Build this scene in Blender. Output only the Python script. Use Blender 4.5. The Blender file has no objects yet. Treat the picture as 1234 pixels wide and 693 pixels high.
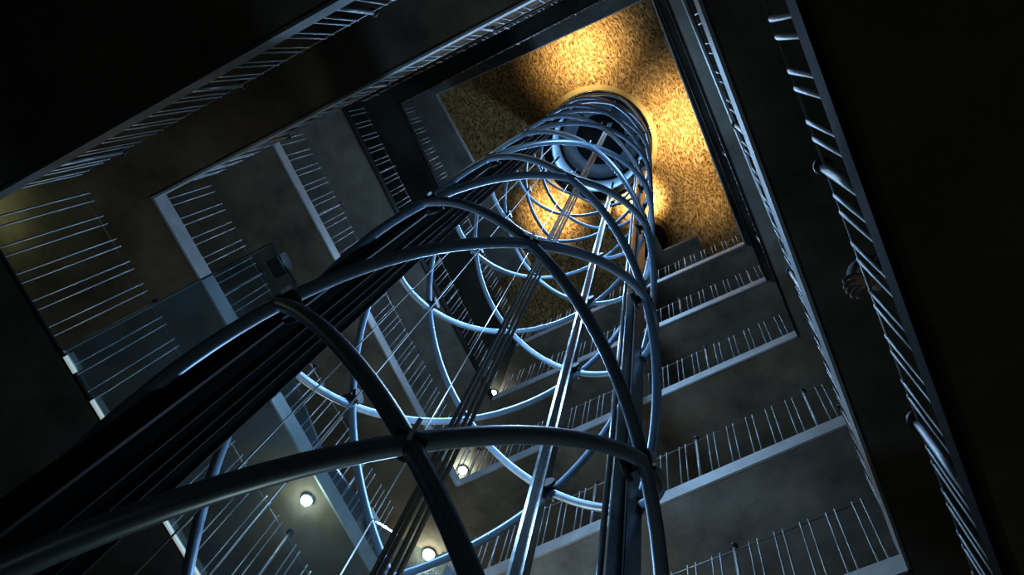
import bpy, bmesh, math, random
from mathutils import Vector, Matrix
random.seed(7)
S = bpy.context.scene
COL = S.collection
pi = math.pi

# ------------------------------------------------------------------ units
M = 1.7          # metres per survey unit
H0 = 1.6         # height of the camera above the hall floor
def W(x, y, z):
    return Vector((M*x, M*y, M*z + H0))
R = ((0.8857328, 0.4409645, 0.1450094), (-0.3968158, 0.8813653, -0.2563834), (-0.2408623, 0.1695452, 0.9556358))
F = 1072.218
def ray(u, v):
    a = ((u-617)/F, (v-346.5)/F, 1)
    d = [sum(R[i][j]*a[i] for i in range(3)) for j in range(3)]
    return d[0]/d[2], d[1]/d[2]
def at(u, v, z):
    r = ray(u, v)
    return (r[0]*z, r[1]*z)

# ------------------------------------------------------------------ materials
def nodes(m):
    nt = m.node_tree
    return nt, nt.nodes, nt.links
def mat(name, col, metal=0, rough=.5, var=.25, scale=6, bump=.1, spec=.5, emit=None, es=0, alpha=1):
    m = bpy.data.materials.new(name); m.use_nodes = True
    nt, N, L = nodes(m)
    b = N['Principled BSDF']
    b.inputs['Metallic'].default_value = metal
    b.inputs['Specular IOR Level'].default_value = spec
    tc = N.new('ShaderNodeTexCoord'); nz = N.new('ShaderNodeTexNoise')
    nz.inputs['Scale'].default_value = scale; nz.inputs['Detail'].default_value = 8; nz.inputs['Roughness'].default_value = .65
    L.new(tc.outputs['Object'], nz.inputs['Vector'])
    cr = N.new('ShaderNodeValToRGB')
    cr.color_ramp.elements[0].position = .3; cr.color_ramp.elements[1].position = .72
    cr.color_ramp.elements[0].color = (*[c*(1-var) for c in col], 1)
    cr.color_ramp.elements[1].color = (*[min(1, c*(1+var)) for c in col], 1)
    L.new(nz.outputs['Fac'], cr.inputs['Fac']); L.new(cr.outputs['Color'], b.inputs['Base Color'])
    mr = N.new('ShaderNodeMapRange'); mr.inputs['To Min'].default_value = max(.02, rough-.1); mr.inputs['To Max'].default_value = min(1, rough+.12)
    L.new(nz.outputs['Fac'], mr.inputs['Value']); L.new(mr.outputs['Result'], b.inputs['Roughness'])
    if bump:
        bp = N.new('ShaderNodeBump'); bp.inputs['Strength'].default_value = bump; bp.inputs['Distance'].default_value = .02
        L.new(nz.outputs['Fac'], bp.inputs['Height']); L.new(bp.outputs['Normal'], b.inputs['Normal'])
    if emit:
        b.inputs['Emission Color'].default_value = (*emit, 1); b.inputs['Emission Strength'].default_value = es
    return m

MT = {}
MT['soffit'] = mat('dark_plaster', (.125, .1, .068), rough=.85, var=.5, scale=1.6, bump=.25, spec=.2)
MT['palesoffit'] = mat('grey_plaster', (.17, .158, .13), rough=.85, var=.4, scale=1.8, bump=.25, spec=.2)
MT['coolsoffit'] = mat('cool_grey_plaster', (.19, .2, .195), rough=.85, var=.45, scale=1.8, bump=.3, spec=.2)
MT['blacksoffit'] = mat('near_black_plaster', (.03, .029, .024), rough=.85, var=.4, scale=1.6, bump=.2, spec=.1)  # near-black tone for the undersides of some upper gallery sides
MT['wall'] = mat('old_wall_plaster', (.22, .22, .17), rough=.9, var=.5, scale=1.4, bump=.4, spec=.2)
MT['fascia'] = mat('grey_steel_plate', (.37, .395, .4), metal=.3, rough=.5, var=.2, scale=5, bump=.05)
MT['steel'] = mat('brushed_steel', (.34, .36, .37), metal=.8, rough=.4, var=.1, scale=20, bump=.02)
MT['tube'] = mat('dark_painted_tube', (.26, .37, .49), metal=.55, rough=.38, var=.12, scale=9, bump=.02)
MT['shadedsteel'] = mat('shaded_steel_plate', (.12, .125, .125), metal=.2, rough=.55, var=.2, scale=5, bump=.05)  # the same steel plate with shade put into its colour
MT['black'] = mat('black_metal', (.02, .021, .022), metal=.3, rough=.45, var=.2, scale=9, bump=.02)
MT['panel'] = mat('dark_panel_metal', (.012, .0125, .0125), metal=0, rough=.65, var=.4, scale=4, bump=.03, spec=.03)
MT['doorpanel'] = mat('black_door_panel', (.005, .005, .005), rough=.7, var=.3, scale=4, bump=.02, spec=0)
MT['bright'] = mat('bright_steel', (.85, .87, .85), metal=.1, rough=.35, var=.05, scale=20, bump=0)
MT['rail'] = mat('rail_steel', (.2, .225, .235), metal=.85, rough=.3, var=.25, scale=12, bump=.02)
MT['cable'] = mat('wire_rope', (.42, .43, .42), metal=.2, rough=.45, var=.3, scale=60, bump=.1)
MT['cabinglass'] = mat('black_cabin_glass', (.01, .012, .016), metal=.0, rough=.08, var=.2, scale=3, bump=0, spec=.8)
MT['cream'] = mat('gold_paint_ring', (.62, .44, .14), metal=.2, rough=.5, var=.12, scale=5, bump=.03)
MT['floor'] = mat('stone_floor', (.16, .15, .13), rough=.7, var=.3, scale=2, bump=.1)
MT['lens'] = mat('lamp_lens', (.9, .95, .9), emit=(.86, 1, .86), es=40, bump=0)
MT['warmlens'] = mat('warm_lamp_lens', (1, .9, .7), emit=(1, .86, .6), es=30, bump=0)
MT['ringlens'] = mat('pale_ring_light', (.5, .68, .85), emit=(.25, .55, 1), es=.4, rough=.3, bump=0)
MT['edgelight'] = mat('lit_threshold', (.7, .8, .78), emit=(.8, 1, .95), es=.35, bump=0)
MT['glassedge'] = mat('polished_glass_edge', (.45, .55, .6), rough=.3, bump=0)
MT['sleeve'] = mat('pale_blue_sleeve', (.42, .58, .7), metal=.2, rough=.4, var=.1, bump=0)
MT['skin'] = mat('skin', (.42, .29, .23), rough=.55, var=.1, scale=20, bump=.03)
MT['coat'] = mat('dark_coat', (.03, .03, .036), rough=.9, var=.3, scale=30, bump=.2)
MT['hair'] = mat('grey_hair', (.2, .19, .18), rough=.6, var=.5, scale=70, bump=.5)

def gold():
    m = bpy.data.materials.new('gold_leaf_ceiling'); m.use_nodes = True
    nt, N, L = nodes(m); b = N['Principled BSDF']
    tc = N.new('ShaderNodeTexCoord')
    nz = N.new('ShaderNodeTexNoise'); nz.inputs['Scale'].default_value = 1.1; nz.inputs['Detail'].default_value = 3
    L.new(tc.outputs['Object'], nz.inputs['Vector'])
    # bend the flakes along a slow swirl
    vm = N.new('ShaderNodeVectorMath'); vm.operation = 'MULTIPLY_ADD'
    vm.inputs[1].default_value = (.55, .55, 0)
    L.new(nz.outputs['Color'], vm.inputs[0]); L.new(tc.outputs['Object'], vm.inputs[2])
    mp = N.new('ShaderNodeMapping'); mp.inputs['Scale'].default_value = (24, 10, 1); mp.inputs['Rotation'].default_value = (0, 0, .7)
    L.new(vm.outputs[0], mp.inputs['Vector'])
    v = N.new('ShaderNodeTexVoronoi'); v.inputs['Scale'].default_value = 1.2
    L.new(mp.outputs[0], v.inputs['Vector'])
    n2 = N.new('ShaderNodeTexNoise'); n2.inputs['Scale'].default_value = 1.9; n2.inputs['Detail'].default_value = 10; n2.inputs['Roughness'].default_value = .75
    L.new(mp.outputs[0], n2.inputs['Vector'])
    mx = N.new('ShaderNodeMath'); mx.operation = 'MULTIPLY_ADD'; mx.inputs[1].default_value = .35
    L.new(v.outputs['Distance'], mx.inputs[0]); L.new(n2.outputs['Fac'], mx.inputs[2])
    cr = N.new('ShaderNodeValToRGB'); e = cr.color_ramp.elements
    e[0].position = .5; e[0].color = (.03, .014, .005, 1)
    e[1].position = .84; e[1].color = (.92, .62, .27, 1)
    x = e.new(.61); x.color = (.3, .165, .05, 1)
    x = e.new(.7); x.color = (.6, .34, .1, 1)
    L.new(mx.outputs[0], cr.inputs['Fac']); L.new(cr.outputs['Color'], b.inputs['Base Color'])
    b.inputs['Metallic'].default_value = .25; b.inputs['Roughness'].default_value = .5
    bp = N.new('ShaderNodeBump'); bp.inputs['Strength'].default_value = .9; bp.inputs['Distance'].default_value = .05
    L.new(mx.outputs[0], bp.inputs['Height']); L.new(bp.outputs['Normal'], b.inputs['Normal'])
    return m
MT['gold'] = gold()

def glass():
    m = bpy.data.materials.new('tinted_landing_glass'); m.use_nodes = True
    nt, N, L = nodes(m)
    for n in list(N):
        if n.type != 'OUTPUT_MATERIAL': N.remove(n)
    out = N['Material Output']
    tr = N.new('ShaderNodeBsdfTransparent'); tr.inputs[0].default_value = (.8, .9, .92, 1)
    gl = N.new('ShaderNodeBsdfGlossy'); gl.inputs['Color'].default_value = (.75, .85, 1, 1); gl.inputs['Roughness'].default_value = .1
    df = N.new('ShaderNodeBsdfDiffuse'); df.inputs[0].default_value = (.25, .35, .45, 1)
    tc = N.new('ShaderNodeTexCoord'); nz = N.new('ShaderNodeTexNoise'); nz.inputs['Scale'].default_value = 2.5; nz.inputs['Detail'].default_value = 8
    L.new(tc.outputs['Object'], nz.inputs['Vector'])
    mr = N.new('ShaderNodeMapRange'); mr.inputs['From Min'].default_value = .35; mr.inputs['From Max'].default_value = .75; mr.inputs['To Min'].default_value = .03; mr.inputs['To Max'].default_value = .24
    L.new(nz.outputs['Fac'], mr.inputs['Value'])
    a = N.new('ShaderNodeMixShader'); L.new(mr.outputs[0], a.inputs[0]); L.new(tr.outputs[0], a.inputs[1]); L.new(df.outputs[0], a.inputs[2])
    c = N.new('ShaderNodeMixShader'); c.inputs[0].default_value = .12
    L.new(a.outputs[0], c.inputs[1]); L.new(gl.outputs[0], c.inputs[2]); L.new(c.outputs[0], out.inputs[0])
    return m
MT['glass'] = glass()

# ------------------------------------------------------------------ mesh helpers
def box_between(bm, c, ax, ay, az):
    """box centred on c with half axes ax ay az (vectors)"""
    vs = []
    for i in (-1, 1):
        for j in (-1, 1):
            for k in (-1, 1):
                vs.append(bm.verts.new(c + ax*i + ay*j + az*k))
    for f in ((0, 1, 3, 2), (4, 6, 7, 5), (0, 4, 5, 1), (2, 3, 7, 6), (0, 2, 6, 4), (1, 5, 7, 3)):
        bm.faces.new([vs[i] for i in f])
def prism(bm, pts, z0, z1):
    """pts = xy metres list, extruded z0..z1 metres"""
    lo = [bm.verts.new((p[0], p[1], z0)) for p in pts]; hi = [bm.verts.new((p[0], p[1], z1)) for p in pts]
    n = len(pts)
    bm.faces.new(lo[::-1]); bm.faces.new(hi)
    for i in range(n):
        bm.faces.new((lo[i], lo[(i+1) % n], hi[(i+1) % n], hi[i]))
def frame_of(t):
    t = t.normalized(); a = Vector((0, 0, 1)) if abs(t.z) < .9 else Vector((1, 0, 0))
    n = t.cross(a).normalized(); return n, t.cross(n)
def tube(bm, pts, r, seg=10, caps=True):
    rings = []
    for i, p in enumerate(pts):
        t = (pts[min(i+1, len(pts)-1)] - pts[max(i-1, 0)]).normalized()
        if i == 0: n, b = frame_of(t)
        else:
            n = (n - t*n.dot(t)).normalized(); b = t.cross(n)
        rr = r[i] if isinstance(r, (list, tuple)) else r
        rings.append([bm.verts.new(p + (n*math.cos(2*pi*k/seg) + b*math.sin(2*pi*k/seg))*rr) for k in range(seg)])
    for a, c in zip(rings, rings[1:]):
        for k in range(seg):
            f = bm.faces.new((a[k], a[(k+1) % seg], c[(k+1) % seg], c[k])); f.smooth = True
    if caps:
        bm.faces.new(rings[0][::-1]); bm.faces.new(rings[-1])
def lathe(bm, prof, seg=48, c=Vector((0, 0, 0)), closed=False):
    rings = [[bm.verts.new(c + Vector((r*math.cos(2*pi*k/seg), r*math.sin(2*pi*k/seg), z))) for k in range(seg)] for r, z in prof]
    prs = list(zip(rings, rings[1:])) + ([(rings[-1], rings[0])] if closed else [])
    for a, b in prs:
        for k in range(seg):
            bm.faces.new((a[k], a[(k+1) % seg], b[(k+1) % seg], b[k]))
    if not closed:
        bm.faces.new(rings[0][::-1]); bm.faces.new(rings[-1])
def smooth(bm, ang=.6):
    for f in bm.faces: f.smooth = True
def obj(name, bm, m, parent=None, loc=None, sharp=True):
    bmesh.ops.recalc_face_normals(bm, faces=bm.faces[:])
    me = bpy.data.meshes.new(name)
    bm.to_mesh(me); bm.free()
    me.materials.append(m if not isinstance(m, str) else MT[m])
    o = bpy.data.objects.new(name, me); COL.objects.link(o)
    if loc is not None: o.location = loc
    if parent: o.parent = parent
    return o
def tag(o, label, cat, group=None):
    o['label'] = label; o['category'] = cat
    if group: o['group'] = group
    return o
def thing(name, label, cat, loc=(0, 0, 0), group=None):
    o = bpy.data.objects.new(name, None); COL.objects.link(o); o.location = loc
    o.empty_display_size = .1
    return tag(o, label, cat, group)
def struct(name, bm, m):
    o = obj(name, bm, m); o['kind'] = 'structure'; return o
def inst(src, name, parent, loc, rot=None):
    o = src.copy(); o.name = name; COL.objects.link(o); o.parent = parent; o.location = loc
    if rot is not None: o.rotation_euler = rot
    return o

# ------------------------------------------------------------------ galleries
# height of each gallery's lower edge above the camera, top gallery first
Z = {0: 12.62, 1: 10.719, 2: 8.8295, 3: 6.9504, 4: 5.0424, 5: 3.6296, 6: 1.5821}
BASE = {'NW': (-3.0314, -.7309), 'NE': (.292, -.7319), 'SE': (.1484, 2.5041), 'SW': (-3.0116, 2.6336)}
CR = {l: dict(BASE) for l in Z}
CR[0].update(NW=(-2.92, -.751), NE=(.2, -.612), SW=(-2.80, 2.05), SE=(.1, 2.7))
CR[1].update(SE=(.115, 2.584), SW=(-3.014, 2.625), NW=(-2.957, -.757))
CR[2].update(SE=(.148, 2.555), SW=(-2.996, 2.606), NW=(-2.979, -.829), NE=(.285, -.79))
CR[3].update(SE=(.164, 2.531), SW=(-3.011, 2.656), NW=(-3.016, -.705))
_a, _b = at(183, 238, Z[4]), at(635, 0, Z[4])
CR[4].update(SE=(.214, 2.449), NW=_a, NE=(.292, _a[1] + (_b[1]-_a[1])*(.292-_a[0])/(_b[0]-_a[0])))
CR[5].update(SE=(.116, 2.505))
OUT = {'NW': (-4.75, -2.35), 'NE': (1.95, -2.35), 'SE': (1.95, 4.35), 'SW': (-4.75, 4.35)}
SIDES = {'N': ('NW', 'NE'), 'E': ('NE', 'SE'), 'S': ('SE', 'SW'), 'W': ('SW', 'NW')}
FH = {}                       # height of the steel fascia, survey units
for l in Z:
    for s in SIDES: FH[l, s] = .13
FH[5, 'E'] = .24; FH[5, 'W'] = .015; FH[4, 'N'] = .12; FH[4, 'W'] = .15; FH[5, 'N'] = .16; FH[6, 'E'] = .1
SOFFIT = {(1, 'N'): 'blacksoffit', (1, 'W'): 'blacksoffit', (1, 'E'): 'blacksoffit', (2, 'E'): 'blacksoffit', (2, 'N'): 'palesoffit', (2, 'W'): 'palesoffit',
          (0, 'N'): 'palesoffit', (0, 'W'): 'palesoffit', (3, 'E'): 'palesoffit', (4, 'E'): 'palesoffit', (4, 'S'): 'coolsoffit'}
HAVE = {0: 'NW', 1: 'NESW', 2: 'NESW', 3: 'NESW', 4: 'NESW', 5: 'NESW', 6: 'NE'}
def m2(p): return (p[0]*M, p[1]*M)
nt = 0
for l, sides in HAVE.items():
    z0 = Z[l]*M + H0
    for s in sides:
        a, b = SIDES[s]
        bm = bmesh.new()
        ia, ib = CR[l][a], CR[l][b]
        oa = (OUT['SW'][0], 2.05) if (l, s) == (0, 'W') else OUT[a]
        prism(bm, [m2(ia), m2(ib), m2(OUT[b]), m2(oa)], z0, z0 + (.03 if (l, s) == (5, 'W') else .15 if l == 6 else .2))
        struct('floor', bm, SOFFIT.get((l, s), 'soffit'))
        # fascia plate along the well edge
        A = Vector((*m2(ia), 0)); B = Vector((*m2(ib), 0)); t = (B-A).normalized(); nrm = Vector((-t.y, t.x, 0))
        if nrm.dot(Vector((-1.4*M, 1*M, 0)) - A) < 0: nrm = -nrm
        bm = bmesh.new(); h = FH[l, s]*M
        box_between(bm, (A+B)/2 + nrm*.008 + Vector((0, 0, z0 - .01 + h/2)), (B-A)/2 + t*.008, nrm*.012, Vector((0, 0, h/2)))
        nt += 1
        struct('trim_%d' % nt, bm, 'shadedsteel' if (l, s) == (5, 'N') else 'panel' if l == 6 or (l, s) in ((5, 'W'), (1, 'W'), (2, 'W'), (3, 'E'), (2, 'E'), (1, 'N'), (2, 'N'), (3, 'N')) else 'fascia')  # shade on the nearest right and upper left edges put into darker plates

# outer walls of the tower, with the hall floor and the golden ceiling
ZC = 13.77
def wall(name, a, b, th=.4):
    A = Vector((*m2(OUT[a]), 0)); B = Vector((*m2(OUT[b]), 0)); t = (B-A).normalized(); n = Vector((t.y, -t.x, 0))
    bm = bmesh.new(); top = ZC*M + H0 + .3
    box_between(bm, (A+B)/2 + n*(th/2) + Vector((0, 0, top/2 - .1)), (B-A)/2 + t*th, n*th/2, Vector((0, 0, top/2 + .1)))
    struct(name, bm, 'wall')
wall('wall_north', 'NW', 'NE'); wall('wall_east', 'NE', 'SE'); wall('wall_south', 'SE', 'SW'); wall('wall_west', 'SW', 'NW')
bm = bmesh.new(); prism(bm, [m2(OUT[k]) for k in ('NW', 'NE', 'SE', 'SW')], -.2, 0); struct('floor', bm, 'floor')

# ------------------------------------------------------------------ lift cage geometry (own units q, scaled into survey units)
CS = 1.75
CX, CY, RHO, PH, CZ0 = -.72336*CS, .55742*CS, .45514*CS, -.7298854, .8314764
DA = math.radians(45*1.00725)
def cyl(az, zn, r=None):
    """az in 45-degree steps from the front node column, zn in node spacings"""
    r = RHO if r is None else r*CS
    a = PH + az*DA
    return W(CX + r*math.cos(a), CY + r*math.sin(a), (CZ0 + zn)*CS)
def rad(az):
    a = PH + az*DA; return Vector((math.cos(a), math.sin(a), 0))
AX = W(CX, CY, 0)
ZTOP = ZC/CS - CZ0            # node height of the ceiling

# golden ceiling with a round opening for the lift
bm = bmesh.new(); ro = .49*CS*M; zc = ZC*M + H0
seg = 64; ring = [bm.verts.new((AX.x + ro*math.cos(2*pi*k/seg), AX.y + ro*math.sin(2*pi*k/seg), zc)) for k in range(seg)]
ox0, oy0, ox1, oy1 = OUT['NW'][0]*M, OUT['NW'][1]*M, OUT['SE'][0]*M, OUT['SE'][1]*M
def onrect(k):
    a = 2*pi*k/seg; d = (math.cos(a), math.sin(a)); ts = []
    if d[0] > 1e-6: ts.append((ox1-AX.x)/d[0])
    if d[0] < -1e-6: ts.append((ox0-AX.x)/d[0])
    if d[1] > 1e-6: ts.append((oy1-AX.y)/d[1])
    if d[1] < -1e-6: ts.append((oy0-AX.y)/d[1])
    tt = min(ts); return (AX.x + d[0]*tt, AX.y + d[1]*tt, zc)
outer = [bm.verts.new(onrect(k)) for k in range(seg)]
for k in range(seg):
    bm.faces.new((ring[k], ring[(k+1) % seg], outer[(k+1) % seg], outer[k]))
g = bmesh.ops.extrude_face_region(bm, geom=bm.faces[:])
bmesh.ops.translate(bm, vec=(0, 0, .25), verts=[v for v in g['geom'] if isinstance(v, bmesh.types.BMVert)])
struct('ceiling', bm, 'gold')

# ------------------------------------------------------------------ lift cage
cage = thing('lift_cage', 'tall round lift cage of crossing dark helical tubes rising to the golden ceiling', 'lift cage', (AX.x, AX.y, 0))
inv = Vector((-AX.x, -AX.y, 0))
def part(name, bm, m, parent=cage):
    bmesh.ops.translate(bm, vec=inv, verts=bm.verts[:])
    return obj(name, bm, m, parent)
TR = .0118*CS*M
zlo = -.5
for sgn in (1, -1):
    for k in range(4):
        bm = bmesh.new(); n = int((ZTOP+.05 - zlo)*28)
        pts = []
        for i in range(n+1):
            zn = zlo + (ZTOP + .05 - zlo)*i/n
            pts.append(cyl(sgn*2*(zn - k), zn))
        tube(bm, pts, TR, 14)
        part('helical_tube', bm, 'tube')
# clamps at the crossings: a collar, an inner disc and a bright pin
def clamp_mesh(az, zn):
    p = cyl(az, zn); r = rad(az); up = Vector((0, 0, 1)); t = up.cross(r)
    bm = bmesh.new()
    # flat collar plates gripping both tubes
    box_between(bm, p, r*TR*1.25, t*TR*1.5, up*TR*.35)
    # inner round bracket on the four columns that carry the rails
    if az % 2:
        tube(bm, [p - r*TR*.8, p - r*TR*2.0], [TR*.9, TR*.9], 16)
        tube(bm, [p - r*TR*2.0, p - r*TR*2.9], [TR*2, TR*2], 18)
    else:
        tube(bm, [p - r*TR*.6, p - r*TR*1.5], [TR*1.1, TR*.8], 16)
    return bm, p, r, t
ncl = 0
for az in range(8):
    zn = 0 if az % 2 == 0 else .5
    while zn < ZTOP - .2:
        bm, p, r, t = clamp_mesh(az, zn)
        c = part('clamp', bm, 'black')
        b2 = bmesh.new()
        box_between(b2, p + r*TR*1.55, r*TR*.28, t*TR*.2, Vector((0, 0, TR*1.8)))
        part('clamp_pin', b2, 'bright', c)
        zn += 1
# pale rounded cap beside the lowest right clamp
x_, y_ = at(788, 581, 2.38); p_ = W(x_, y_, 2.38); bm = bmesh.new(); bmesh.ops.create_uvsphere(bm, u_segments=20, v_segments=12, radius=.062)
bmesh.ops.scale(bm, vec=(.6, 1, 1), verts=bm.verts[:]); bmesh.ops.translate(bm, vec=p_, verts=bm.verts[:]); smooth(bm); part('rounded_cap', bm, 'fascia')
# lift guide rails
def zspan(a, b): return (a/1.0, b/1.0)
def rail(name, xy, d, w, dep, m, z0=-.45, z1=ZTOP):
    """vertical channel at xy (survey units), facing direction d"""
    d = Vector((d[0], d[1], 0)).normalized(); t = Vector((-d.y, d.x, 0))
    c0 = W(xy[0], xy[1], (CZ0+z0)*CS); c1 = W(xy[0], xy[1], (CZ0+z1)*CS); mid = (c0+c1)/2; hz = Vector((0, 0, (c1.z-c0.z)/2))
    bm = bmesh.new()
    box_between(bm, mid, t*w/2, d*.008, hz)
    for s in (-1, 1): box_between(bm, mid + t*s*(w/2-.008) - d*dep/2, t*.009, d*dep/2, hz)
    return bm, mid, t, d, hz
def onring(az, r): 
    a = PH + az*math.radians(1); return (CX + r*CS*math.cos(a), CY + r*CS*math.sin(a))
cen = Vector((CX, CY))
def inward(xy): v = cen - Vector(xy); return (v.x, v.y)
xy = onring(140, .42)
bm, mid, t, d, hz = rail('guide_rail', xy, inward(xy), .13, .1, 'rail')
box_between(bm, mid + d*.045, t*.012, d*.045, hz)
part('guide_rail', bm, 'rail')
xy = onring(92, .42)
bm, mid, t, d, hz = rail('guide_rail', xy, inward(xy), .14, .1, 'rail')
gr_ = part('guide_rail', bm, 'panel')
for k in (-1, 1):
    bm = bmesh.new(); box_between(bm, mid + t*k*.069 - d*.05, t*.004, d*.052, hz); part('rail_edge', bm, 'rail', gr_)
bm = bmesh.new(); box_between(bm, mid + d*.045, t*.01, d*.045, hz); part('rail_blade', bm, 'rail', gr_)
for a, r in ((99, .40), (103, .415)):
    xy = onring(a, r); bm = bmesh.new()
    tube(bm, [W(*xy, (CZ0-.45)*CS), W(*xy, (CZ0+ZTOP)*CS)], .022, 10); part('service_pipe', bm, 'rail')
# dark door-side column on the landing side of the cage
P0 = Vector((*onring(-62, .43), 0)); P1 = Vector((*onring(-102, .425), 0))
c0 = W(P0.x, P0.y, 0); c1 = W(P1.x, P1.y, 0); mid = (c0+c1)/2; t = (c1-c0).normalized(); d = Vector((-t.y, t.x, 0))
hzv = Vector((0, 0, (ZTOP+.45)*CS*M/2)); mz = Vector((0, 0, H0 + (CZ0 + (ZTOP-.45)/2)*CS*M)); mid.z = 0
bm = bmesh.new(); box_between(bm, mid + mz, (c1-c0)/2, d*.015, hzv)
col = part('door_column', bm, 'doorpanel')
for k, (f, wd) in enumerate(((-1, .03), (-.35, .012), (.1, .01), (.45, .014), (1, .025))):
    bm = bmesh.new(); box_between(bm, mid + (c1-c0)*.5*f + mz - d*.03, t*wd*.5, d*.02, hzv)
    part('column_strip', bm, 'panel', col)
    bm = bmesh.new(); box_between(bm, mid + (c1-c0)*.5*f + mz + d*.03, t*wd*.5, d*.02, hzv)
    part('column_strip', bm, 'panel', col)

# ------------------------------------------------------------------ lift ropes
def rope(uv, zq, label, r=.008, top=ZTOP+.45, group=None):
    x, y = at(*uv, zq)
    bm = bmesh.new(); z0 = (CZ0-.4)*CS; z1 = (CZ0+top)*CS
    tube(bm, [Vector((0, 0, 0)), Vector((0, 0, (z1-z0)*M))], r, 8)
    o = obj('lift_rope', bm, 'cable', loc=W(x, y, z0))
    tag(o, label, 'rope', group)
for i, (u, w) in enumerate(((558, 'leftmost'), (564, 'second from the left'), (572, 'third from the left'), (579, 'rightmost'))):
    rope((u, 484), 2.75, 'hoist rope, %s of four, mid lift cage' % w, .012, group='hoist ropes in the middle of the cage')
rope((377, 472), 2.02*CS*.93, 'thin single rope between the dark door column and the glass landing', .006, ZTOP+.45)
rope((440, 466), 2.28*CS, 'thin single rope just inside the left rear tubes of the cage', .007, ZTOP+.45)
rope((476, 580), 2.0*CS, 'thin single rope crossing the lower left gallery behind the nearest tube crossing', .006, ZTOP+.45)

# ------------------------------------------------------------------ lift cabin and ceiling collar
ZCB = 8.45                   # cage units: the cabin waits in the round well above the ceiling
zb = ZCB*CS*M + H0
cab = thing('lift_cabin', 'dark round lift cabin waiting inside the round ceiling opening', 'lift cabin', (AX.x, AX.y, zb))
rc = .37*CS*M
bm = bmesh.new(); lathe(bm, [(rc*.96, 0), (rc, .05), (rc, 2.2), (rc*.9, 2.3)], 64); smooth(bm); obj('cabin_shell', bm, 'cabinglass', cab)
bm = bmesh.new(); lathe(bm, [(rc*.1, -.12), (rc*.3, -.10), (rc*.62, -.03), (rc*.64, .02)], 48); smooth(bm); obj('underside_pan', bm, 'doorpanel', cab)
for k in range(6):
    a = 2*pi*k/6 + .3; d = Vector((math.cos(a), math.sin(a), 0)); t = Vector((-d.y, d.x, 0)); bm = bmesh.new()
    box_between(bm, d*rc*.78 + Vector((0, 0, -.03)), d*rc*.18, t*.025, Vector((0, 0, .03))); obj('floor_bearer', bm, 'panel', cab)

col_ = thing('ceiling_collar', 'round golden collar with a black rim where the lift cage meets the ceiling', 'collar', (AX.x, AX.y, zc))
bm = bmesh.new(); lathe(bm, [(.475*CS*M, -.04), (.52*CS*M, -.04), (.525*CS*M, 0), (.475*CS*M, 0)], 72, closed=True); obj('flange', bm, 'cream', col_)
bm = bmesh.new(); lathe(bm, [(.466*CS*M, -.16), (.478*CS*M, -.16), (.478*CS*M, .5), (.466*CS*M, .5)], 72, closed=True); smooth(bm); obj('black_rim', bm, 'cabinglass', col_)
bm = bmesh.new(); lathe(bm, [(.40*CS*M, -.08), (.467*CS*M, -.08), (.467*CS*M, -.02), (.40*CS*M, -.02)], 72, closed=True); obj('inner_lip', bm, 'panel', col_)
bm = bmesh.new(); lathe(bm, [(.395*CS*M, -.05), (.407*CS*M, -.05), (.407*CS*M, 3.2), (.395*CS*M, 3.2)], 72, closed=True); smooth(bm); obj('steel_sleeve', bm, 'sleeve', col_)
for k in range(8):
    a = 2*pi*k/8 + .1; d = Vector((math.cos(a), math.sin(a), 0)); t = Vector((-d.y, d.x, 0)); bm = bmesh.new()
    box_between(bm, d*.388*CS*M + Vector((0, 0, .5)), d*.012, t*.02, Vector((0, 0, .5))); obj('sleeve_strip', bm, 'panel', col_)

# dark round duct hanging from the ceiling beside the lift
x, y = at(783, 287, 13.4)
t_ = thing('ceiling_drum', 'dark round drum under the golden ceiling right behind the lift cage', 'drum', W(x, y, 13.2))
bm = bmesh.new(); lathe(bm, [(.30, 0), (.44, .02), (.47, .1), (.47, (ZC-13.2)*M)], 48); smooth(bm); obj('drum_shell', bm, 'black', t_)
for rr in (.2, .34):
    bm = bmesh.new(); lathe(bm, [(rr, -.02), (rr+.03, -.02), (rr+.03, .03), (rr, .03)], 40, closed=True); obj('drum_ring', bm, 'panel', t_)

# narrow bridge at the top, from the south wall to the lift
bm = bmesh.new(); x0, y0 = at(840, 285, 12.62); 
prism(bm, [m2((-1.15, 1.95)), m2((-.95, 1.9)), m2((-.95, 2.66)), m2((x0, y0)), m2((x0, 4.35)), m2((-1.15, 4.35))], 12.62*M + H0, 12.62*M + H0 + .22)
br = obj('top_bridge', bm, 'soffit'); br['kind'] = 'structure'; br.name = 'floor'

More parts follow.
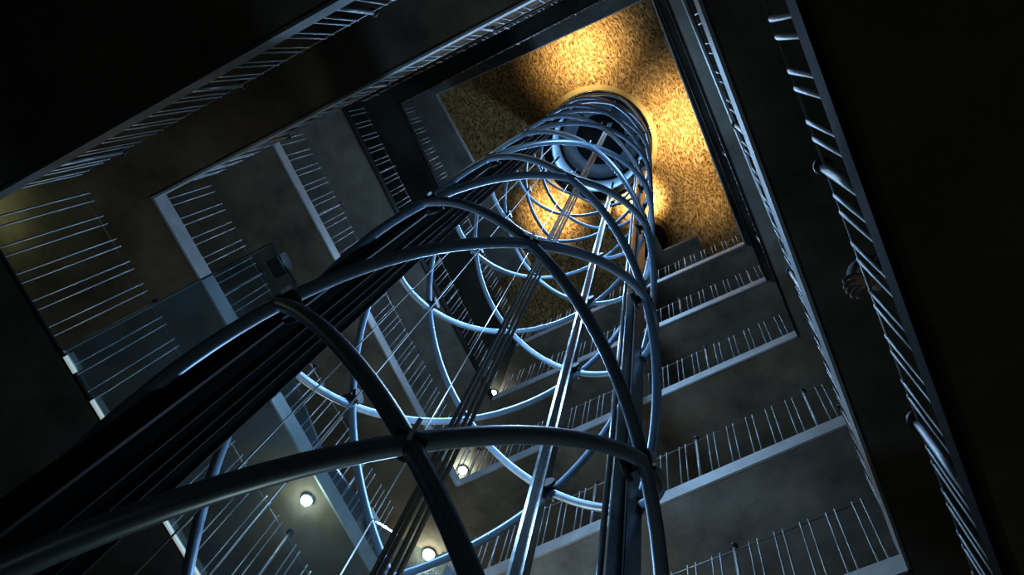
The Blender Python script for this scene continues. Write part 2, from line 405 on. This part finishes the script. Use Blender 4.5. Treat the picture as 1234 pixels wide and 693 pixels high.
# ------------------------------------------------------------------ railings
PITCH, GAP = .142, .047
def bar_mesh(h, r, flat=1.0):
    """slim upright bar with a rounded top"""
    bm = bmesh.new()
    hs = [0, h-r*1.2, h-r*.5, h-r*.12, h]; rs = [r, r, r*.86, r*.5, r*.08]
    tube(bm, [Vector((0, 0, z)) for z in hs], rs, 10)
    if flat != 1: bmesh.ops.scale(bm, vec=(1, flat, 1), verts=bm.verts[:])
    return bm
SIDEW = {'N': 'upper left', 'E': 'right', 'S': 'lower right', 'W': 'left'}
ORD = {0: 'topmost', 1: 'second', 2: 'third', 3: 'fourth', 4: 'fifth', 5: 'sixth', 6: 'lowest'}
def railing(l, s, h, tip, u0=0, u1=1, rbar=.0055, rp=.0125, pitch=PITCH, gap=GAP, bent=1.0):
    """tip = picture point of one post's cap; posts every five and a half pitches, five pairs of bars between"""
    a, b = SIDES[s]
    A, B = CR[l][a], CR[l][b]
    A = Vector((*m2(A), 0)); B = Vector((*m2(B), 0)); Lr = (B-A).length; t = (B-A).normalized(); n = Vector((-t.y, t.x, 0))
    if n.dot(Vector((CX*M, CY*M, 0)) - A) < 0: n = -n
    zt = Z[l] + FH[l, s] + h
    off = (Vector((*m2(at(*tip, zt)), 0)) - A).dot(t)
    zb = Z[l]*M + H0 + FH[l, s]*M - .02; hm = h*M
    where = {'N': 'upper left', 'E': 'right', 'S': 'lower right', 'W': 'left'}[s]
    lab = ('thin steel railing with paired bars along the %s side, %s' % (where, ORDS[l])) if l != 6 else 'large dark railing of flat bars, nearest at far right'
    root = thing('railing', lab, 'railing', A + n*-.02 + Vector((0, 0, zb)), 'railings round the well')
    root.rotation_euler.z = math.atan2(t.y, t.x)
    P = pitch*M; G = gap*M
    bars = []; posts = []
    k0 = -int(off/(5.5*P)) - 2
    x = off + k0*5.5*P
    while x < Lr:
        if u0*Lr + .02 <= x <= u1*Lr - .02: posts.append(x)
        for j in range(5):
            c = x + (.75+j)*P
            if u0*Lr + .05 <= c <= u1*Lr - .05: bars += [c - G/2, c + G/2]
        x += 5.5*P
    xs = bars + posts
    bm = bmesh.new(); tube(bm, [Vector((min(xs)-.03, .0, hm*.95)), Vector((max(xs)+.03, .0, hm*.95))], .0065, 8); obj('top_rail', bm, 'steel', root)
    src = None
    for x in bars:
        if src is None: src = obj('baluster', bar_mesh(hm, rbar*M, bent), 'steel', root, Vector((x, 0, 0)))
        else: inst(src, 'baluster', root, Vector((x, 0, 0)))
    ps = cs = None
    for x in posts:
        if ps is None:
            bm = bmesh.new(); tube(bm, [Vector((0, 0, 0)), Vector((0, 0, hm*1.0))], rp*M, 12); ps = obj('post', bm, 'steel', root, Vector((x, 0, 0))); pp = ps
            bm = bmesh.new(); lathe(bm, [(rp*M*1.2, hm-.01), (rp*M*1.75, hm+.0), (rp*M*1.75, hm+.03), (rp*M*1.1, hm+.045)], 20); smooth(bm); cs = obj('post_cap', bm, 'black', ps)
        else:
            pp = inst(ps, 'post', root, Vector((x, 0, 0))); c = inst(cs, 'post_cap', pp, Vector((0, 0, 0)))
    return root
ORDS = {1: 'highest of them', 2: 'second highest', 3: 'third from the top', 4: 'second lowest', 5: 'lowest of them'}
railing(5, 'S', .60, (1057, 596), 0, .6)
railing(4, 'S', .60, (840, 531), 0, .97)
railing(3, 'S', .60, (950, 375))
railing(2, 'S', .60, (900, 326))
railing(1, 'S', .60, (893, 280))
railing(5, 'W', .86, (105, 213), .15, 1)
railing(4, 'W', .62, (254, 207), .1)
railing(3, 'W', .61, (359, 152))
railing(2, 'W', .61, (420, 130))
railing(1, 'W', .61, (492, 124))
railing(5, 'N', .60, (297, 110))
railing(4, 'N', .60, (595, 38))
railing(2, 'N', .45, (620, 50)); railing(1, 'N', .45, (700, 30))
railing(5, 'E', .60, (888, 150)); railing(3, 'E', .60, (950, 385), .5, 1)
railing(6, 'E', .46, (980, 205), rbar=.0085, rp=.0125, pitch=.122, gap=.042, bent=.55)

# ------------------------------------------------------------------ glass landing at the fifth gallery
z5 = Z[5]
gl = thing('glass_landing', 'tinted glass landing floor reaching from the left gallery to the lift cage', 'glass landing', W(-2.9, .97, z5))
o_ = W(-2.9, .97, z5)
bm = bmesh.new()
prism(bm, [((p[0])*M - o_.x, p[1]*M - o_.y) for p in ((-3.0, .045), (-1.80, .025), (-1.795, .23), (-2.02, .55), (-2.08, .97), (-2.02, 1.4), (-1.8, 1.75), (-1.8, 1.92), (-3.0, 1.92))], 0, .03)
obj('glass_pane', bm, 'glass', gl)
for p0, p1 in (((73, 432), (87, 451)), ((109, 483), (262, 706))):
    ya = at(*p0, z5)[1]*M - o_.y; yb = at(*p1, z5)[1]*M - o_.y; bm = bmesh.new()
    box_between(bm, Vector((-.108*M, (ya+yb)/2, -.008)), Vector((.011, 0, 0)), Vector((0, (yb-ya)/2, 0)), Vector((0, 0, .018))); obj('threshold_strip', bm, 'edgelight', gl)
bm = bmesh.new(); tube(bm, [Vector((-3.0*M - o_.x, .045*M - o_.y, .015)), Vector((-1.8*M - o_.x, .025*M - o_.y, .015)), Vector((-1.795*M - o_.x, .23*M - o_.y, .015))], .009, 8); obj('polished_edge', bm, 'glassedge', gl)
for yy in (.13, .56, 1.4, 1.82):
    xx = -1.83 if yy in (.13, 1.82) else -2.07
    bm = bmesh.new(); c = Vector((xx*M - o_.x, yy*M - o_.y, .06))
    box_between(bm, c, Vector((.05, 0, 0)), Vector((0, .075, 0)), Vector((0, 0, .09))); bmesh.ops.bevel(bm, geom=bm.edges[:], offset=.008, segments=2, affect='EDGES'); obj('landing_bracket', bm, 'fascia', gl)

# ------------------------------------------------------------------ lamps under the galleries
def lamp(uv, l, label, power, colr=(.88, 1, .88), rr=.09):
    x, y = at(*uv, Z[l]); p = W(x, y, Z[l])
    t = thing('ceiling_lamp', label, 'lamp', p, 'round lamps under the galleries')
    bm = bmesh.new(); lathe(bm, [(rr*1.25, -.05), (rr*1.35, 0)], 24); obj('lamp_body', bm, 'rail', t)
    bm = bmesh.new(); lathe(bm, [(rr*.5, -.085), (rr*.9, -.07), (rr, -.05)], 24); smooth(bm); obj('lamp_lens', bm, 'lens', t)
    li = bpy.data.lights.new('lamp_light', 'POINT'); li.energy = power; li.color = colr; li.shadow_soft_size = rr
    lo = bpy.data.objects.new('lamp_light', li); COL.objects.link(lo); lo.location = p + Vector((0, 0, -.2))
lamp((595, 473), 1, 'small bright round lamp under the highest gallery corner, smallest of the four', 12, rr=.06)
lamp((558, 566), 2, 'small bright round lamp inside the corner of the light lower left ledge', 18, rr=.075)
lamp((517, 667), 3, 'bright round lamp nearest the bottom edge, brightest of the four', 26, rr=.085)
lamp((371, 601), 4, 'bright round lamp on the left, behind the glass landing', 14, rr=.06)

# warm lamps that wash the golden ceiling
def warm(uv, zq, power, size=.1):
    x, y = at(*uv, zq); li = bpy.data.lights.new('ceiling_wash', 'POINT'); li.energy = power; li.color = (1, .74, .38); li.shadow_soft_size = size
    lo = bpy.data.objects.new('ceiling_wash', li); COL.objects.link(lo); lo.location = W(x, y, zq)
def wash(uv, drop, power, cone):
    x, y = at(*uv, ZC); li = bpy.data.lights.new('ceiling_wash', 'SPOT'); li.energy = power; li.color = (1, .78, .45); li.shadow_soft_size = .05
    li.spot_size = math.radians(cone); li.spot_blend = 1
    lo = bpy.data.objects.new('ceiling_wash', li); COL.objects.link(lo); lo.location = W(x, y, ZC - drop); lo.rotation_euler = (pi, 0, 0)
wash((702, 62), .72, 330, 118); wash((822, 150), .78, 420, 120); wash((668, 256), .62, 260, 98); wash((772, 240), .42, 420, 105); wash((850, 235), .7, 55, 110)

def light(kind, loc, power, colr, size=.3, target=None, spot=None):
    li = bpy.data.lights.new(kind.lower() + '_light', kind); li.energy = power; li.color = colr
    if kind == 'AREA': li.shape = 'DISK'; li.size = size
    else: li.shadow_soft_size = size
    if spot: li.spot_size = math.radians(spot); li.spot_blend = .6
    lo = bpy.data.objects.new(li.name, li); COL.objects.link(lo); lo.location = loc
    if target is not None: lo.rotation_euler = (Vector(target) - Vector(loc)).to_track_quat('-Z', 'Y').to_euler()
    return lo
BLUE = (.35, .62, 1)
light('AREA', (AX.x, AX.y, zc - .55), 90, BLUE, .9, (AX.x, AX.y, 0))
light('POINT', (AX.x - .25, AX.y + .2, zc + .35), 55, BLUE, .12)  # unseen light added to brighten the sleeve wall
for zz, pw in ((2.75, 46), (4.4, 80), (6.2, 160), (8.4, 160), (10.8, 100)):
    light('POINT', W(CX - .22, CY + .2, zz), pw, BLUE, .12)
light('POINT', W(-.35, .25, 6.6), 42, BLUE, .2)
for xx in (-1.6, -.5):
    light('POINT', W(xx, -1.3, 8.25), 19, (.95, 1, .97), .1)  # unseen lights added to brighten the gallery underside above them
light('POINT', W(.1, -.5, .6), 1, (.9, 1, .86), .1)  # unseen weak fill added for the pins and outer tube faces
light('POINT', W(-.75, 1.15, 1.25), 5, (.9, 1, .84), .1)  # unseen fill added for the lower side of the nearest tube
light('POINT', W(-2.1, 1.95, 3.9), 70, (.94, 1, .93), .15)  # unseen light added to lift the left and lower right undersides
light('POINT', W(*at(-28, 262, 4.85), 4.85), 3.2, (.8, 1, .55), .1)  # unseen green light added for the lit patch at far left

# ------------------------------------------------------------------ person leaning on the nearest railing
def skin_body(name, verts, edges, radii, m, parent, root=0, sub=2):
    me = bpy.data.meshes.new(name); me.from_pydata(verts, edges, []); me.materials.append(MT[m])
    o = bpy.data.objects.new(name, me); COL.objects.link(o); o.parent = parent
    sk = o.modifiers.new('skin', 'SKIN'); sk.use_smooth_shade = True
    if not me.skin_vertices: me.skin_vertices.new()
    for i, r in enumerate(radii):
        v = me.skin_vertices[0].data[i]; v.radius = (r, r) if not isinstance(r, tuple) else r; v.use_root = (i == root)
    sb = o.modifiers.new('subsurf', 'SUBSURF'); sb.levels = sub; sb.render_levels = sub
    return o
PF = Vector((.86, 1.42, Z[6]*M + H0 + .2))
pers = thing('person', 'person in a dark coat with grey hair leaning on the nearest right railing', 'person', PF)
L0 = lambda x, y, z: (x - PF.x, y - PF.y, z - PF.z)
bv = [L0(.86, 1.42, 5.36), L0(.78, 1.42, 5.56), L0(.69, 1.42, 5.72), L0(.61, 1.43, 5.84), L0(.57, 1.435, 5.9),
      L0(.70, 1.24, 5.74), L0(.64, 1.15, 5.48), L0(.47, 1.24, 5.345), L0(.72, 1.61, 5.74), L0(.80, 1.68, 5.46), L0(.78, 1.66, 5.2),
      L0(.87, 1.33, 5.31), L0(.83, 1.32, 4.96), L0(.88, 1.32, 4.58), L0(.87, 1.51, 5.31), L0(.83, 1.52, 4.96), L0(.88, 1.52, 4.58),
      L0(.74, 1.31, 4.53), L0(.74, 1.53, 4.53)]
be = [(0, 1), (1, 2), (2, 3), (3, 4), (2, 5), (5, 6), (6, 7), (2, 8), (8, 9), (9, 10), (0, 11), (11, 12), (12, 13), (13, 17), (0, 14), (14, 15), (15, 16), (16, 18)]
brd = [.14, .13, .14, .055, .05, .07, .048, .032, .07, .048, .032, .095, .06, .045, .095, .06, .045, .04, .04]
skin_body('coat', bv, be, brd, 'coat', pers)
bm = bmesh.new(); bmesh.ops.create_uvsphere(bm, u_segments=32, v_segments=20, radius=1)
for v in bm.verts:                     # head faces -x
    x, y, z = v.co; f = max(0, -x)
    w_ = .078*(1 - .16*max(0, -z)*f); d_ = .098; h_ = .118
    nx, ny, nz = x*d_, y*w_, z*h_
    if f > .5: nx -= .028*math.exp(-((y/.2)**2 + ((z+.12)/.2)**2))                    # nose
    if f > .3: nx += .010*math.exp(-(((abs(y)-.38)/.2)**2 + ((z-.1)/.14)**2))         # eye sockets
    if f > .4: nx -= .008*math.exp(-((y/.45)**2 + ((z+.48)/.1)**2))                   # lips
    if z < -.5: nx -= .02*f
    if abs(y) > .8: ny += math.copysign(.02*math.exp(-((x/.22)**2 + ((z+.02)/.25)**2)), y)   # ears
    v.co = (nx, ny, nz)
smooth(bm); hd = obj('head', bm, 'skin', pers); hd.location = L0(.535, 1.435, 5.985); hd.rotation_euler = (0, -.55, .1)
bm = bmesh.new(); bmesh.ops.create_uvsphere(bm, u_segments=32, v_segments=20, radius=1)
bmesh.ops.delete(bm, geom=[v for v in bm.verts if v.co.z < .12 - .9*max(0, v.co.x + .15) and not v.co.z > .55], context='VERTS')
bmesh.ops.scale(bm, vec=(.108, .086, .13), verts=bm.verts[:]); smooth(bm); hr = obj('hair', bm, 'hair', hd)
so = hr.modifiers.new('thick', 'SOLIDIFY'); so.thickness = .012
for sy, wy in ((-1, 1.24), (1, 1.6)):
    c = Vector((.47, wy, 5.345)) if sy < 0 else Vector((.78, 1.66, 5.2)); hv = [tuple(c), tuple(c + Vector((-.05, 0, .01)))]; he = [(0, 1)]; hr_ = [.027, .03]
    for k, ln in enumerate((.066, .074, .07, .056)):
        yk = (k - 1.5)*.021; b0 = len(hv)
        hv += [tuple(c + Vector((-.085, yk, .012))), tuple(c + Vector((-.085 - ln*.45, yk*1.1, .002))), tuple(c + Vector((-.085 - ln*.7, yk*1.12, -.03))), tuple(c + Vector((-.085 - ln*.72, yk*1.12, -.055)))]
        he += [(1, b0), (b0, b0+1), (b0+1, b0+2), (b0+2, b0+3)]; hr_ += [.0105, .0095, .0085, .007]
    b0 = len(hv); hv += [tuple(c + Vector((-.045, -sy*.035, 0))), tuple(c + Vector((-.085, -sy*.05, -.022))), tuple(c + Vector((-.11, -sy*.05, -.045)))]
    he += [(1, b0), (b0, b0+1), (b0+1, b0+2)]; hr_ += [.013, .0105, .009]
    if sy > 0: hv = [tuple(c + Matrix.Rotation(-1.5, 3, 'Y') @ (Vector(p) - c)) for p in hv]
    skin_body('hand', [tuple(Vector(p) - PF) for p in hv], he, hr_, 'skin', pers, 1)

# ------------------------------------------------------------------ world, camera, view
w = bpy.data.worlds.new('world'); S.world = w; w.use_nodes = True
w.node_tree.nodes['Background'].inputs[0].default_value = (.02, .025, .02, 1); w.node_tree.nodes['Background'].inputs[1].default_value = .2
cam = bpy.data.cameras.new('camera'); co = bpy.data.objects.new('camera', cam); COL.objects.link(co)
cam.sensor_width = 36; cam.lens = F/1234*36; cam.clip_start = .02; cam.clip_end = 200
mw = Matrix.Identity(4)
for j in range(3):
    mw[j][0] = R[0][j]; mw[j][1] = -R[1][j]; mw[j][2] = -R[2][j]; mw[j][3] = (0, 0, H0)[j]
co.matrix_world = mw
S.camera = co
S.view_settings.view_transform = 'Standard'; S.view_settings.look = 'None'; S.view_settings.gamma = 1; S.view_settings.exposure = 0
try: S.view_settings.use_curve_mapping = False
except Exception: pass
